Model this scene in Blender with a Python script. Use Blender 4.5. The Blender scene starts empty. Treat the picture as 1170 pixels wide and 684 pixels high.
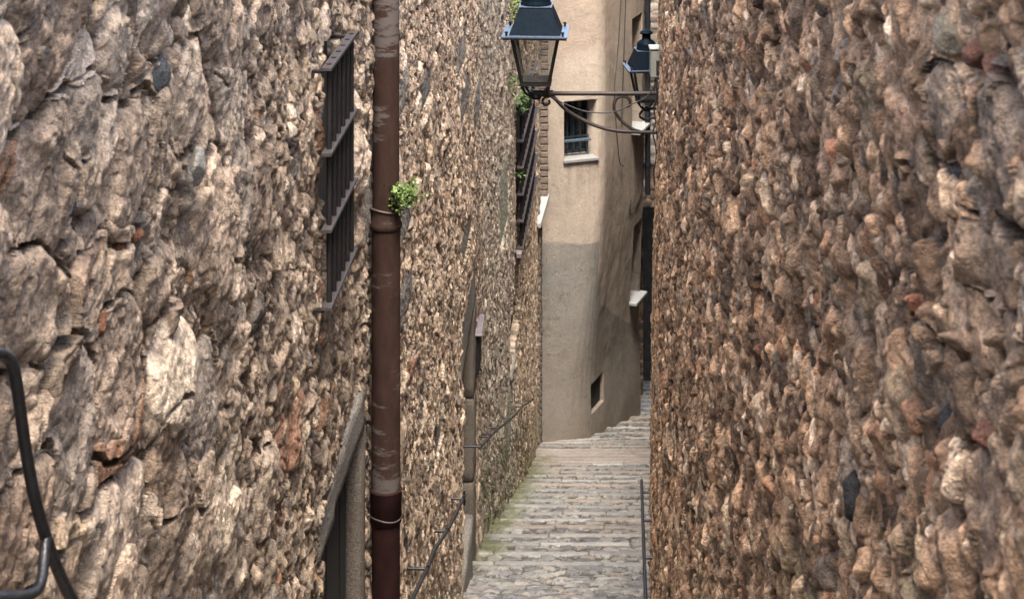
import bpy, bmesh, math, random
import numpy as np
from mathutils import Vector, Matrix
R = math.radians
random.seed(7)
sc = bpy.context.scene
C = sc.collection

# ------------------------------------------------------------------ camera, sky, sun, exposure
F = 2000.0                      # focal length in photo pixels (photo 1170 x 684), horizon 340 px above the frame
cam = bpy.data.cameras.new('camera'); camo = bpy.data.objects.new('camera', cam); C.objects.link(camo)
camo.location = (0, 0, 0); camo.rotation_euler = (R(90), 0, 0)
cam.sensor_width = 36; cam.lens = 36 * F / 1170
cam.shift_x = 0; cam.shift_y = -(342 + 340) / 1170
cam.clip_start = .05; cam.clip_end = 500
cam.dof.use_dof = True; cam.dof.focus_distance = 11.5; cam.dof.aperture_fstop = 16
sc.camera = camo

w = bpy.data.worlds.new('World'); sc.world = w; w.use_nodes = True
nt = w.node_tree; bg = nt.nodes['Background']
sky = nt.nodes.new('ShaderNodeTexSky'); sky.sky_type = 'NISHITA'; sky.sun_disc = False
SUN_EL, SUN_AZ = 66, 176        # azimuth clockwise from +Y
sky.sun_elevation = R(SUN_EL); sky.sun_rotation = R(SUN_AZ)
sky.air_density = 1.2; sky.dust_density = 4.0; sky.ozone_density = .6
nt.links.new(sky.outputs[0], bg.inputs[0]); bg.inputs[1].default_value = .13
sl = bpy.data.lights.new('sun', 'SUN'); sl.energy = 1.75; sl.angle = R(20); sl.color = (1, .93, .84)
so = bpy.data.objects.new('sun', sl); C.objects.link(so)
d = Vector((math.sin(R(SUN_AZ)) * math.cos(R(SUN_EL)), math.cos(R(SUN_AZ)) * math.cos(R(SUN_EL)), math.sin(R(SUN_EL))))
so.rotation_euler = d.to_track_quat('Z', 'Y').to_euler(); so.location = (0, -3, 8)
sc.view_settings.view_transform = 'Standard'; sc.view_settings.look = 'None'
sc.view_settings.exposure = 2.65; sc.view_settings.gamma = 1
sc.render.engine = 'CYCLES'
sc.cycles.max_bounces = 8; sc.cycles.diffuse_bounces = 3
sc.cycles.use_denoising = True

# ------------------------------------------------------------------ helpers
def at(px, py, Y):
    return Vector(((px - 585) / F * Y, Y, -(py + 340) / F * Y))

def tag(o, label=None, cat=None, group=None, kind=None):
    if label: o['label'] = label
    if cat: o['category'] = cat
    if group: o['group'] = group
    if kind: o['kind'] = kind
    return o

def empty(name, loc=(0, 0, 0), label=None, cat=None, group=None):
    o = bpy.data.objects.new(name, None); C.objects.link(o); o.location = loc; o.empty_display_size = .1
    return tag(o, label, cat, group)

def link(name, me, mat, parent=None, smooth=False):
    o = bpy.data.objects.new(name, me); C.objects.link(o)
    if mat: me.materials.append(mat)
    if parent:
        o.parent = parent
        if parent.type == 'EMPTY': o.matrix_parent_inverse = Matrix.Translation(-parent.location)
    if smooth:
        me.polygons.foreach_set('use_smooth', np.ones(len(me.polygons), bool)); me.update()
    return o

class MB:
    def __init__(s): s.bm = bmesh.new()
    def box(s, c, size, rot=None, bev=0.0):
        m = Matrix.Translation(c)
        if rot is not None: m = m @ rot
        b2 = bmesh.new()
        bmesh.ops.create_cube(b2, size=1, matrix=Matrix.Diagonal((*size, 1)))
        if bev: bmesh.ops.bevel(b2, geom=b2.edges[:], offset=bev, segments=1, affect='EDGES')
        bmesh.ops.transform(b2, matrix=m, verts=b2.verts[:])
        me = bpy.data.meshes.new('t'); b2.to_mesh(me); b2.free(); s.bm.from_mesh(me); bpy.data.meshes.remove(me)
        return s
    def poly(s, pts, faces):
        vs = [s.bm.verts.new(p) for p in pts]
        for f in faces: s.bm.faces.new([vs[i] for i in f])
        return s
    def frustum(s, c, a, b, h, rz=0, cap=True, z0=0):
        """square frustum: half size a at z0, b at z0+h"""
        M = Matrix.Translation(c) @ Matrix.Rotation(rz, 4, 'Z')
        pts = [M @ Vector((x * a, y * a, z0)) for x, y in ((-1,-1),(1,-1),(1,1),(-1,1))] + \
              [M @ Vector((x * b, y * b, z0 + h)) for x, y in ((-1,-1),(1,-1),(1,1),(-1,1))]
        f = [(0,1,5,4),(1,2,6,5),(2,3,7,6),(3,0,4,7)]
        if cap: f += [(3,2,1,0),(4,5,6,7)]
        return s.poly(pts, f)
    def tube(s, pts, r, n=8, flat=1.0):
        pts = [Vector(p) for p in pts]; rings = []
        up = Vector((0, 0, 1))
        for i, p in enumerate(pts):
            t = (pts[min(i+1, len(pts)-1)] - pts[max(i-1, 0)]).normalized()
            a = t.cross(up)
            if a.length < .05: a = t.cross(Vector((0, 1, 0)))
            a.normalize(); b = t.cross(a).normalized()
            rr = r[i] if isinstance(r, (list, tuple)) else r
            rings.append([s.bm.verts.new(p + a * math.cos(2*math.pi*k/n) * rr + b * math.sin(2*math.pi*k/n) * rr * flat) for k in range(n)])
        for i in range(len(rings)-1):
            for k in range(n):
                s.bm.faces.new((rings[i][k], rings[i][(k+1) % n], rings[i+1][(k+1) % n], rings[i+1][k]))
        s.bm.faces.new(rings[0][::-1]); s.bm.faces.new(rings[-1])
        return s
    def lathe(s, c, prof, n=24):
        rings = [[s.bm.verts.new(Vector(c) + Vector((r*math.cos(2*math.pi*k/n), r*math.sin(2*math.pi*k/n), z))) for k in range(n)] for r, z in prof]
        for i in range(len(rings)-1):
            for k in range(n):
                s.bm.faces.new((rings[i][k], rings[i][(k+1) % n], rings[i+1][(k+1) % n], rings[i+1][k]))
        s.bm.faces.new(rings[0][::-1]); s.bm.faces.new(rings[-1])
        return s
    def build(s, name, mat, parent=None, smooth=False, label=None):
        bmesh.ops.recalc_face_normals(s.bm, faces=s.bm.faces[:])
        me = bpy.data.meshes.new(name); s.bm.to_mesh(me); s.bm.free()
        o = link(name, me, mat, parent, smooth)
        if smooth: me.set_sharp_from_angle(angle=math.radians(65))
        if label: o['label'] = label
        return o

def smooth_pts(pts, n=6):
    """Catmull-Rom through pts"""
    P = [Vector(p) for p in pts]; P = [P[0]*2-P[1]] + P + [P[-1]*2-P[-2]]; out = []
    for i in range(1, len(P)-2):
        for k in range(n):
            t = k / n
            out.append(.5*((2*P[i]) + (-P[i-1]+P[i+1])*t + (2*P[i-1]-5*P[i]+4*P[i+1]-P[i+2])*t*t + (-P[i-1]+3*P[i]-3*P[i+1]+P[i+2])*t**3))
    out.append(P[-2]); return out

# ------------------------------------------------------------------ materials
def mat_new(name):
    m = bpy.data.materials.new(name); m.use_nodes = True
    return m, m.node_tree, m.node_tree.nodes['Principled BSDF']

def simple(name, col, rough=.6, metal=0, var=.25, scale=18, bump=.15, bscale=120, spec=.4, col2=None, thr=.5):
    m, t, p = mat_new(name)
    N, L = t.nodes, t.links
    tc = N.new('ShaderNodeTexCoord')
    n1 = N.new('ShaderNodeTexNoise'); n1.inputs['Scale'].default_value = scale; n1.inputs['Detail'].default_value = 6; n1.inputs['Roughness'].default_value = .65
    L.new(tc.outputs['Object'], n1.inputs['Vector'])
    cr = N.new('ShaderNodeValToRGB')
    a = tuple(c * (1 - var) for c in col) + (1,); b = tuple(min(1, c * (1 + var)) for c in col) + (1,)
    cr.color_ramp.elements[0].position = .32; cr.color_ramp.elements[0].color = a
    cr.color_ramp.elements[1].position = .68; cr.color_ramp.elements[1].color = b
    if col2:
        e = cr.color_ramp.elements.new(thr + .18); e.color = tuple(col2) + (1,)
        cr.color_ramp.elements[-1].position = max(.8, thr + .22) if cr.color_ramp.elements[-1].position < thr + .18 else cr.color_ramp.elements[-1].position
    L.new(n1.outputs['Fac'], cr.inputs['Fac']); L.new(cr.outputs['Color'], p.inputs['Base Color'])
    p.inputs['Roughness'].default_value = rough; p.inputs['Metallic'].default_value = metal
    p.inputs['Specular IOR Level'].default_value = spec
    n2 = N.new('ShaderNodeTexNoise'); n2.inputs['Scale'].default_value = bscale; n2.inputs['Detail'].default_value = 4
    L.new(tc.outputs['Object'], n2.inputs['Vector'])
    bp = N.new('ShaderNodeBump'); bp.inputs['Strength'].default_value = bump; bp.inputs['Distance'].default_value = .01
    L.new(n2.outputs['Fac'], bp.inputs['Height']); L.new(bp.outputs['Normal'], p.inputs['Normal'])
    return m

def vcol_mat(name, rough=.92, fine=(90, 260), bump=.5, dist=.006, speck=.3, spec=.25):
    """vertex colour (intrinsic stone colour) with mineral speckle and a grainy surface"""
    m, t, p = mat_new(name); N, L = t.nodes, t.links
    at_ = N.new('ShaderNodeAttribute'); at_.attribute_name = 'Col'
    tc = N.new('ShaderNodeTexCoord')
    n1 = N.new('ShaderNodeTexNoise'); n1.inputs['Scale'].default_value = fine[0]; n1.inputs['Detail'].default_value = 5; n1.inputs['Roughness'].default_value = .75
    n2 = N.new('ShaderNodeTexNoise'); n2.inputs['Scale'].default_value = fine[1]; n2.inputs['Detail'].default_value = 3
    L.new(tc.outputs['Object'], n1.inputs['Vector']); L.new(tc.outputs['Object'], n2.inputs['Vector'])
    mr = N.new('ShaderNodeMapRange'); mr.inputs['From Min'].default_value = .3; mr.inputs['From Max'].default_value = .7
    mr.inputs['To Min'].default_value = 1 - speck; mr.inputs['To Max'].default_value = 1 + speck
    L.new(n1.outputs['Fac'], mr.inputs['Value'])
    mx = N.new('ShaderNodeVectorMath'); mx.operation = 'SCALE'
    L.new(at_.outputs['Color'], mx.inputs[0]); L.new(mr.outputs['Result'], mx.inputs['Scale'])
    L.new(mx.outputs[0], p.inputs['Base Color'])
    p.inputs['Roughness'].default_value = rough; p.inputs['Specular IOR Level'].default_value = spec
    ad = N.new('ShaderNodeMath'); ad.operation = 'MULTIPLY_ADD'; ad.inputs[1].default_value = .5
    L.new(n2.outputs['Fac'], ad.inputs[0]); L.new(n1.outputs['Fac'], ad.inputs[2])
    bp = N.new('ShaderNodeBump'); bp.inputs['Strength'].default_value = bump; bp.inputs['Distance'].default_value = dist
    L.new(ad.outputs[0], bp.inputs['Height']); L.new(bp.outputs['Normal'], p.inputs['Normal'])
    return m

M_rubble = vcol_mat('rubble', fine=(85, 300), bump=1.0, dist=.016, speck=.65)
M_ground = vcol_mat('cobbles', fine=(70, 200), bump=.5, dist=.01, speck=.3, rough=.8, spec=.35)
M_plaster = vcol_mat('plaster', fine=(22, 110), bump=.55, dist=.02, speck=.12)
M_dressed = simple('granite', (.15, .135, .115), .92, var=.7, scale=110, bump=1, bscale=90)
M_door_stone = simple('sandstone_jamb', (.105, .088, .07), .92, var=.5, scale=120, bump=.6, bscale=140)
M_iron = simple('wrought_iron', (.008, .006, .006), .65, .05, var=.4, scale=40, bump=.3, bscale=180, col2=(.05, .022, .014), thr=.5)
M_ironflat = simple('flat_iron', (.038, .031, .029), .65, .1, var=.35, scale=60, bump=.3, bscale=180)
M_rail = simple('painted_rail', (.012, .012, .013), .4, .1, var=.3, scale=50, bump=.2)
M_lamp = simple('lantern_paint', (.003, .007, .012), .45, .0, var=.3, scale=30, bump=.06, bscale=90, spec=.05)
M_lampflat = simple('lantern_rim_paint', (.065, .085, .12), .4, .2, var=.2, scale=30, bump=.12)
M_lampdark = simple('lantern_frame_paint', (.009, .0085, .009), .45, .1, var=.3, scale=30, bump=.12)
M_arm = simple('bracket_iron', (.030, .021, .018), .55, .2, var=.4, scale=60, bump=.3, col2=(.07, .035, .02))
M_box = simple('grey_plastic', (.20, .21, .18), .6, var=.12, scale=20, bump=.1)
M_shade = simple('painted_shade', (.02, .018, .016), .9)  # shade of deep openings put into the colour of shallow panels
M_doorwood = simple('old_door_wood', (.055, .035, .022), .8, var=.4, scale=14, bump=.4)
M_sill = simple('pale_sill_stone', (.30, .31, .31), .7, var=.12, scale=14, bump=.2)
M_sillgrey = simple('grey_sill_stone', (.18, .18, .175), .8, var=.15, scale=20, bump=.2)
M_brick = simple('old_brick', (.165, .125, .10), .9, var=.35, scale=25, bump=.5)
M_mortar = simple('lime_mortar', (.22, .195, .165), .95, var=.25, scale=40, bump=.6)
M_leaf = simple('leaf', (.085, .13, .03), .65, var=.7, scale=60, bump=.1)
M_leafd = simple('leaf_dark', (.045, .085, .02), .6, var=.5, scale=30, bump=.1)
M_stem = simple('stem', (.08, .07, .03), .8)
M_cable = simple('cable_rubber', (.02, .02, .02), .6)
M_zinc = simple('downpipe_metal', (.028, .033, .042), .4, .4, var=.4, scale=25)
M_frame = simple('window_paint', (.02, .028, .036), .4, var=.2)
M_lavender = simple('faded_paint_metal', (.15, .125, .13), .6, var=.2)
M_clamp = simple('clamp_metal', (.08, .06, .05), .6, .3, var=.3, scale=60)

def glass(name, tint, rough, alpha):
    m, t, p = mat_new(name); N, L = t.nodes, t.links
    tr = N.new('ShaderNodeBsdfTransparent'); tr.inputs[0].default_value = (*tint, 1)
    gl = N.new('ShaderNodeBsdfGlossy'); gl.inputs['Roughness'].default_value = rough
    df = N.new('ShaderNodeBsdfDiffuse'); df.inputs[0].default_value = (.26, .24, .20, 1)
    tc = N.new('ShaderNodeTexCoord'); n = N.new('ShaderNodeTexNoise'); n.inputs['Scale'].default_value = 9; n.inputs['Detail'].default_value = 5
    L.new(tc.outputs['Object'], n.inputs['Vector'])
    mr = N.new('ShaderNodeMapRange'); mr.inputs['From Min'].default_value = .35; mr.inputs['From Max'].default_value = .7
    mr.inputs['To Min'].default_value = alpha * .5; mr.inputs['To Max'].default_value = alpha * 1.7
    L.new(n.outputs['Fac'], mr.inputs['Value'])
    m1 = N.new('ShaderNodeMixShader'); L.new(mr.outputs['Result'], m1.inputs[0]); L.new(tr.outputs[0], m1.inputs[1]); L.new(df.outputs[0], m1.inputs[2])
    fr = N.new('ShaderNodeFresnel'); fr.inputs[0].default_value = 1.45
    m2 = N.new('ShaderNodeMixShader'); L.new(fr.outputs[0], m2.inputs[0]); L.new(m1.outputs[0], m2.inputs[1]); L.new(gl.outputs[0], m2.inputs[2])
    L.new(m2.outputs[0], N['Material Output'].inputs['Surface'])
    return m
M_glass = glass('dusty_glass', (.93, .94, .92), .06, .22)
M_pane = simple('window_glass', (.012, .016, .02), .12, var=.2, spec=.6, bump=.0)

def pipe_mat():
    m, t, p = mat_new('pipe_brown_paint'); N, L = t.nodes, t.links
    tc = N.new('ShaderNodeTexCoord'); mp = N.new('ShaderNodeMapping'); mp.inputs['Scale'].default_value = (1, 1, .35)
    L.new(tc.outputs['Object'], mp.inputs['Vector'])
    n1 = N.new('ShaderNodeTexNoise'); n1.inputs['Scale'].default_value = 22; n1.inputs['Detail'].default_value = 8; n1.inputs['Roughness'].default_value = .7
    L.new(mp.outputs[0], n1.inputs['Vector'])
    cr = N.new('ShaderNodeValToRGB'); e = cr.color_ramp.elements
    e[0].position = .3; e[0].color = (.019, .0098, .0072, 1); e[1].position = .62; e[1].color = (.037, .020, .0145, 1)
    L.new(n1.outputs['Fac'], cr.inputs['Fac'])
    mp2 = N.new('ShaderNodeMapping'); mp2.inputs['Scale'].default_value = (5, 5, 22); L.new(tc.outputs['Object'], mp2.inputs['Vector'])
    n2 = N.new('ShaderNodeTexNoise'); n2.inputs['Scale'].default_value = 1.3; n2.inputs['Detail'].default_value = 7; n2.inputs['Roughness'].default_value = .75
    L.new(mp2.outputs[0], n2.inputs['Vector'])
    n3 = N.new('ShaderNodeTexNoise'); n3.inputs['Scale'].default_value = 3.2; n3.inputs['Detail'].default_value = 1; L.new(tc.outputs['Object'], n3.inputs['Vector'])
    mu = N.new('ShaderNodeMath'); mu.operation = 'MULTIPLY'; L.new(n2.outputs['Fac'], mu.inputs[0]); L.new(n3.outputs['Fac'], mu.inputs[1])
    mr = N.new('ShaderNodeMapRange'); mr.inputs['From Min'].default_value = .27; mr.inputs['From Max'].default_value = .31; L.new(mu.outputs[0], mr.inputs['Value'])
    mix = N.new('ShaderNodeMix'); mix.data_type = 'RGBA'; mix.inputs['B'].default_value = (.08, .068, .062, 1)
    L.new(mr.outputs['Result'], mix.inputs['Factor']); L.new(cr.outputs['Color'], mix.inputs['A'])
    L.new(mix.outputs['Result'], p.inputs['Base Color']); p.inputs['Roughness'].default_value = .75; p.inputs['Specular IOR Level'].default_value = .15
    bp = N.new('ShaderNodeBump'); bp.inputs['Strength'].default_value = .25; bp.inputs['Distance'].default_value = .004
    L.new(n1.outputs['Fac'], bp.inputs['Height']); L.new(bp.outputs['Normal'], p.inputs['Normal'])
    return m
M_pipe = pipe_mat()

# ------------------------------------------------------------------ numpy noise and stone fields
rng = np.random.default_rng(11)
TAB = rng.random((12, 256, 256)).astype(np.float32)

def vnoise(u, v, k=0):
    iu = np.floor(u).astype(np.int32); iv = np.floor(v).astype(np.int32)
    fu = (u - iu).astype(np.float32); fv = (v - iv).astype(np.float32)
    fu = fu*fu*(3-2*fu); fv = fv*fv*(3-2*fv); T = TAB[k]
    a = T[iu & 255, iv & 255]; b = T[(iu+1) & 255, iv & 255]; c = T[iu & 255, (iv+1) & 255]; d_ = T[(iu+1) & 255, (iv+1) & 255]
    return (a*(1-fu)+b*fu)*(1-fv) + (c*(1-fu)+d_*fu)*fv
def fbm(u, v, k=0, o=4, g=.5, rot=True):
    s = 0; a = 1; n = 0
    for i in range(o):
        c_, d_ = math.cos(.6+1.9*i), math.sin(.6+1.9*i)
        if o >= 3 and rot: uu, vv = u*c_ - v*d_, u*d_ + v*c_
        else: uu, vv = u, v
        s = s + a * vnoise(uu*1.93**i + 13.7*i, vv*1.93**i + 5.1*i, (k+i) % 12); n += a; a *= g
    return s / n
def ss(a, b, x):
    t = np.clip((x-a)/(b-a), 0, 1); return t*t*(3-2*t)

def stones(u, v, cell, asp, prob, seed, prot, pw=2.6, ang=.5, rmin=.42, rmax=.72, tilt=.35):
    """max of many rounded, tilted, angular stones: returns height (or -1), stone random id, edge distance"""
    off = seed * 37
    U = (u / cell).astype(np.float32); V = (v / (cell*asp)).astype(np.float32)
    iu = np.floor(U).astype(np.int32); iv = np.floor(V).astype(np.int32)
    best = np.full(u.shape, -1, np.float32); bid = np.zeros(u.shape, np.float32); bd = np.ones(u.shape, np.float32)
    for di in (-1, 0, 1):
        for dj in (-1, 0, 1):
            a = (iu + di + off) & 255; b = (iv + dj + off*3) & 255
            r0, r1, r2, r3, r4, r5, r6 = (TAB[k][a, b] for k in range(7))
            cx = iu + di + .12 + .76*r1; cy = iv + dj + .12 + .76*r2
            P = prob(cx*cell, cy*cell*asp) if callable(prob) else prob
            dx = U - cx; dy = V - cy
            th = (r3-.5) * 2 * ang; c = np.cos(th); s_ = np.sin(th)
            x = (dx*c + dy*s_); y = (-dx*s_ + dy*c)
            A = rmin + (rmax-rmin)*r4; B = rmin + (rmax-rmin)*r5*.85
            q = pw * (.7 + .8*r6)
            dist = (np.abs(x/A)**q + np.abs(y/B)**q) ** (1/q)
            dist = np.maximum(dist, np.abs(x/A*.75 + y/B*(r1*1.0-.2))*1.02)      # chopped corner
            inside = (dist < 1) & (r0 < P)
            h = prot * (.35 + .65*TAB[8][a, b]) * np.sqrt(np.clip(1 - dist**(2.6+4*r3), 0, 1)) * (1 + tilt*((r4-.5)*2*x/A + (r6-.5)*2*y/B))
            h = np.where(inside, h, -1)
            m = h > best
            best = np.where(m, h, best); bid = np.where(m, TAB[9][a, b], bid); bd = np.where(m, dist, bd)
    return best.astype(np.float32), bid, bd

def palette(idv, cols, wts):
    cw = np.cumsum(wts)/np.sum(wts); k = np.searchsorted(cw, np.clip(idv, 0, .9999)); return np.array(cols, np.float32)[k]

def grid_mesh(name, P, col, mat, parent=None, smooth=True, thick=None, nrm=None):
    """P: (nu, nv, 3). thick: offset vector field (nu,nv,3) used to close the sheet into a body at its back"""
    nu, nv = P.shape[:2]
    idx = np.arange(nu*nv, dtype=np.int32).reshape(nu, nv)
    q = np.stack([idx[:-1, :-1], idx[1:, :-1], idx[1:, 1:], idx[:-1, 1:]], -1).reshape(-1, 4)
    V = P.reshape(-1, 3); Cc = col.reshape(-1, 3)
    if thick is not None:
        ring = np.concatenate([idx[:, 0], idx[-1, 1:], idx[-2::-1, -1], idx[0, -2:0:-1]])
        base = len(V); n = len(ring)
        V = np.concatenate([V, V[ring] + thick.reshape(-1, 3)[ring]]); Cc = np.concatenate([Cc, Cc[ring]])
        k = np.arange(n, dtype=np.int32); k2 = (k+1) % n
        q = np.concatenate([q, np.stack([ring[k], base+k, base+k2, ring[k2]], -1)])
        # back: join bottom ring verts to top ring verts column by column
        top = base + (nu + nv - 2) + np.arange(nu)   # runs reversed
        bot = base + np.arange(nu)
        tr = top[::-1]
        tr = np.concatenate([tr]); 
        q = np.concatenate([q, np.stack([bot[:-1], bot[1:], tr[1:], tr[:-1]], -1)])
    me = bpy.data.meshes.new(name)
    me.vertices.add(len(V)); me.vertices.foreach_set('co', V.astype(np.float32).ravel())
    me.loops.add(q.size); me.loops.foreach_set('vertex_index', q.astype(np.int32).ravel())
    me.polygons.add(len(q)); me.polygons.foreach_set('loop_start', np.arange(0, q.size, 4, dtype=np.int32))
    me.polygons.foreach_set('use_smooth', np.full(len(q), smooth, bool))
    a = me.color_attributes.new('Col', 'FLOAT_COLOR', 'POINT')
    a.data.foreach_set('color', np.concatenate([Cc, np.ones((len(Cc), 1))], 1).astype(np.float32).ravel())
    me.update(calc_edges=True); me.validate()
    return link(name, me, mat, parent)

# ------------------------------------------------------------------ plan of the lane
def G(Y, X=0):                                  # lane surface height below the eye
    Y = np.asarray(Y, float)
    return np.where(Y < 29, -1.9 - .357*Y, -1.9 - .357*29 - .27*(Y-29))
_LY = [-3, 13.0, 14.2, 15.1, 16.1, 17.1, 19.1, 21.7, 24, 26.6, 29]
_LX = [-.95-.1425, -.3325, -.30, -.27, -.22, -.15, -.02, .165, .265, .352, .44]
_RY = [-3, 2, 4, 6, 7, 8, 9, 11, 13.3, 16, 20, 23.3, 27, 30, 34]
_RX = [.50, .57, .605, .615, .635, .67, .75, .915, 1.12, 1.34, 1.68, 2.02, 2.45, 2.95, 3.6]
def XL(Y): return sum(np.interp(np.asarray(Y)+o, _LY, _LX) for o in (-.5, -.25, 0, .25, .5))/5
def XR(Y): return sum(np.interp(np.asarray(Y)+o, _RY, _RX) for o in (-.7, -.35, 0, .35, .7))/5
def yL(px, off=0):                              # depth at which the left wall (plus offset) shows at photo column px
    lo, hi = 1.0, 29.0
    for _ in range(50):
        m = (lo+hi)/2
        if 585 + F*(XL(m)+off)/m < px: lo = m
        else: hi = m
    return lo

def wall_rows(nvis, ext_top, ext_bot):
    t = np.linspace(.155, .545, nvis)
    return t, ext_top, ext_bot

BEIGE = [(.51,.42,.335),(.44,.365,.29),(.365,.295,.235),(.58,.50,.42),(.27,.22,.18),(.25,.23,.21),(.40,.25,.165),(.36,.22,.155),(.64,.56,.46),(.12,.12,.12),(.42,.34,.25)]
W_L = [19, 20, 15, 13, 9, 5, 3, .5, 7, .3, 3]
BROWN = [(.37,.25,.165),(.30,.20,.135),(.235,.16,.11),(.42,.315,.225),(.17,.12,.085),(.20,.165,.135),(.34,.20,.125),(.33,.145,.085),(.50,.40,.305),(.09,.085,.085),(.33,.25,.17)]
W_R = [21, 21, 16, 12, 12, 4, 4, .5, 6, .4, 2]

CAPS = [(5.88, 7.08, -2.93, -2.74), (6.97, 7.14, -5.2, -2.9), (12.05, 14.04, -4.77, -4.31), (13.65, 14.04, -7, -4.7)]
def big_list(side):
    out = []
    L_ = [(138, 190, 27, 80, 0, 0), (38, 205, 38, 95, .1, 1), (30, 50, 42, 62, .2, 2), (118, 45, 22, 58, 0, 3), (122, 430, 34, 80, -.2, 0), (62, 500, 34, 110, -.3, 4),
          (125, 615, 38, 78, -.2, 3), (20, 350, 48, 62, -.3, 0), (10, 610, 40, 70, 0, 2), (172, 320, 18, 42, 0, 1), (200, 110, 16, 60, 0, 3), (222, 480, 14, 90, -.1, 5),
          (180, 520, 20, 60, 0, 2), (262, 230, 12, 60, 0, 5), (75, 130, 20, 50, 0, 4), (90, 310, 20, 42, 0, 2), (165, 20, 14, 40, 0, 1), (250, 40, 12, 50, 0, 0), (300, 560, 10, 50, 0, 3)] if side > 0 else \
         [(1155, 165, 24, 78, 0, 5), (1098, 120, 15, 55, 0, 4), (1128, 290, 12, 40, .2, 3), (1160, 400, 16, 44, .2, 1), (1075, 420, 14, 60, 0, 5), (1140, 600, 26, 70, 0, 3), (1060, 240, 12, 50, 0, 2), (1040, 600, 8, 40, .1, 0), (1000, 110, 9, 40, 0, 1)]
    cs = [(.50, .41, .33), (.44, .36, .29), (.40, .31, .24), (.54, .46, .38), (.46, .40, .34), (.38, .34, .30)]
    for px, py, hw, hh, th, c in L_:
        lo, hi = 1.0, 7.5
        for _ in range(40):
            m = (lo+hi)/2; p_ = 585 + F*float(XL(m) if side > 0 else XR(m))/m
            if (p_ < px) == (side > 0): lo = m
            else: hi = m
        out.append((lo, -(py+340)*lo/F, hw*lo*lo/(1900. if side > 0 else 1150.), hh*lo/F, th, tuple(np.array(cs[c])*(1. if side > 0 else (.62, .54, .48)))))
    return out
def build_wall(name, side, Y0, Y1, nrows, dens, ztop, openings, blocks, parent, cols, wts, seed, dmin=.0032, dmax=.014):
    ys = [Y0]
    while ys[-1] < Y1: ys.append(ys[-1] + min(dmax, max(dmin, dens*abs(ys[-1]))))
    for (a, b, z0, z1, dp) in openings:
        for e in (a, b): ys += list(np.linspace(e-.003, e+.003, 30 if e < 11 else 18))
    ys = np.array(sorted(ys)); nu = len(ys)
    fx = XL if side > 0 else XR
    X = fx(ys); sl_ = (fx(ys+.05)-fx(ys-.05))/.1
    N = np.stack([np.ones(nu), -sl_, np.zeros(nu)], 1) * side; N /= np.linalg.norm(N, axis=1)[:, None]
    t = np.linspace(.158, .54, nrows)
    yv = np.maximum(ys, 1.6)
    # above frame: 22 rows to the top, below: 22 rows to under the ground
    zvis = -t[None, :]*yv[:, None]
    # extra rows use the same cell sizes a little way then coarse
    ztv = zvis[:, 0]; zbv = zvis[:, -1]; zb = np.minimum(G(ys)-.25, zbv-.3)
    k = np.linspace(0, 1, 60)[1:]
    up = ztv[:, None] + (np.maximum(ztop - .10*yv, ztv+.3) - ztv)[:, None]*k[None, ::-1]
    dn = zbv[:, None] + (zb - zbv)[:, None]*k[None, :]
    Z = np.concatenate([up, zvis, dn], 1)
    Z = Z.astype(np.float32)
    Yg = np.repeat(ys[:, None], Z.shape[1], 1).astype(np.float32)
    # openings: r goes 0..1 into the recess, U is the unfolded coordinate round the reveal
    rec = np.zeros_like(Yg); dep = np.zeros_like(Yg); U = Yg.copy(); sgn = np.zeros_like(Yg)
    yy = Yg.astype(np.float64) if False else np.repeat(ys[:, None], Z.shape[1], 1)
    for (a, b, z0, z1, dp) in openings:
        ra = np.clip((yy-(a-.003))/.006, 0, 1); rb = np.clip(((b+.003)-yy)/.006, 0, 1)
        wob = .012*(vnoise(Yg*9, Z*2, 5)-.5)
        r_ = (np.minimum(ra, rb)*((Z+wob > z0) & (Z+wob < z1))).astype(np.float32)
        m = r_ > 0
        rec = np.where(m, r_, rec); dep = np.where(m, dp, dep)
        U = np.where(m & (rb < 1), U - dp*r_, U); U = np.where(m & (ra < 1), U + dp*r_, U)
        sgn = np.where(m & (rb < 1) & (rb > 0), -1, sgn); sgn = np.where(m & (ra < 1) & (ra > 0), 1, sgn)
    Yreal = Yg; Yg = U.astype(np.float32)
    # domain warp, then stones at three sizes in lime mortar
    wu = Yg + .05*(fbm(Yg*4, Z*4, 1)-.5) + .018*(vnoise(Yg*22, Z*22, 2)-.5)
    wv = Z + .05*(fbm(Yg*4+50, Z*4, 3)-.5) + .018*(vnoise(Yg*22+9, Z*22, 4)-.5)
    if side > 0:
        near = 1 - ss(6.9, 7.6, Yg)
        big = stones(wu, wv, .36, .72, lambda x, y: np.where(x < 3.7, .92, np.where(x < 4.6, .5, np.where(x < 7, .12, .03))), seed, .065, pw=4, ang=.8, rmin=.44, rmax=.62, tilt=.6)
        mid = stones(wu, wv, .13, .9, lambda x, y: np.where(x < 4.6, .6, .2), seed+1, .045, pw=3.4, ang=.8, tilt=.8)
        sm = stones(wu, wv, .050, 1.15, lambda x, y: np.where(x < 7.2, .7, .88), seed+2, .028, pw=2.9, ang=1.0, tilt=.9)
        ti = stones(wu, wv, .027, 1.0, .6, seed+3, .012, pw=2.6, ang=1.5)
        relief = .60 + .14*(1-ss(3.0, 4.4, Yg))
    else:
        near = 1 - ss(3.5, 8, Yg)
        big = stones(wu, wv, .26, .8, lambda x, y: np.where(x < 2.9, .25, .04), seed, .028, pw=3.4, ang=.7, tilt=.7)
        mid = stones(wu, wv, .088, 1.3, .30, seed+1, .036, pw=3.2, ang=.6, tilt=1.0)
        sm = stones(wu, wv, .046, 1.4, .88, seed+2, .027, pw=2.6, ang=.7, tilt=1.1)
        ti = stones(wu, wv, .023, 1.3, .8, seed+3, .014, pw=2.4, ang=1.0, tilt=.8)
        relief = .60 + .15*(1-ss(2.6, 3.6, Yg))
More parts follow.
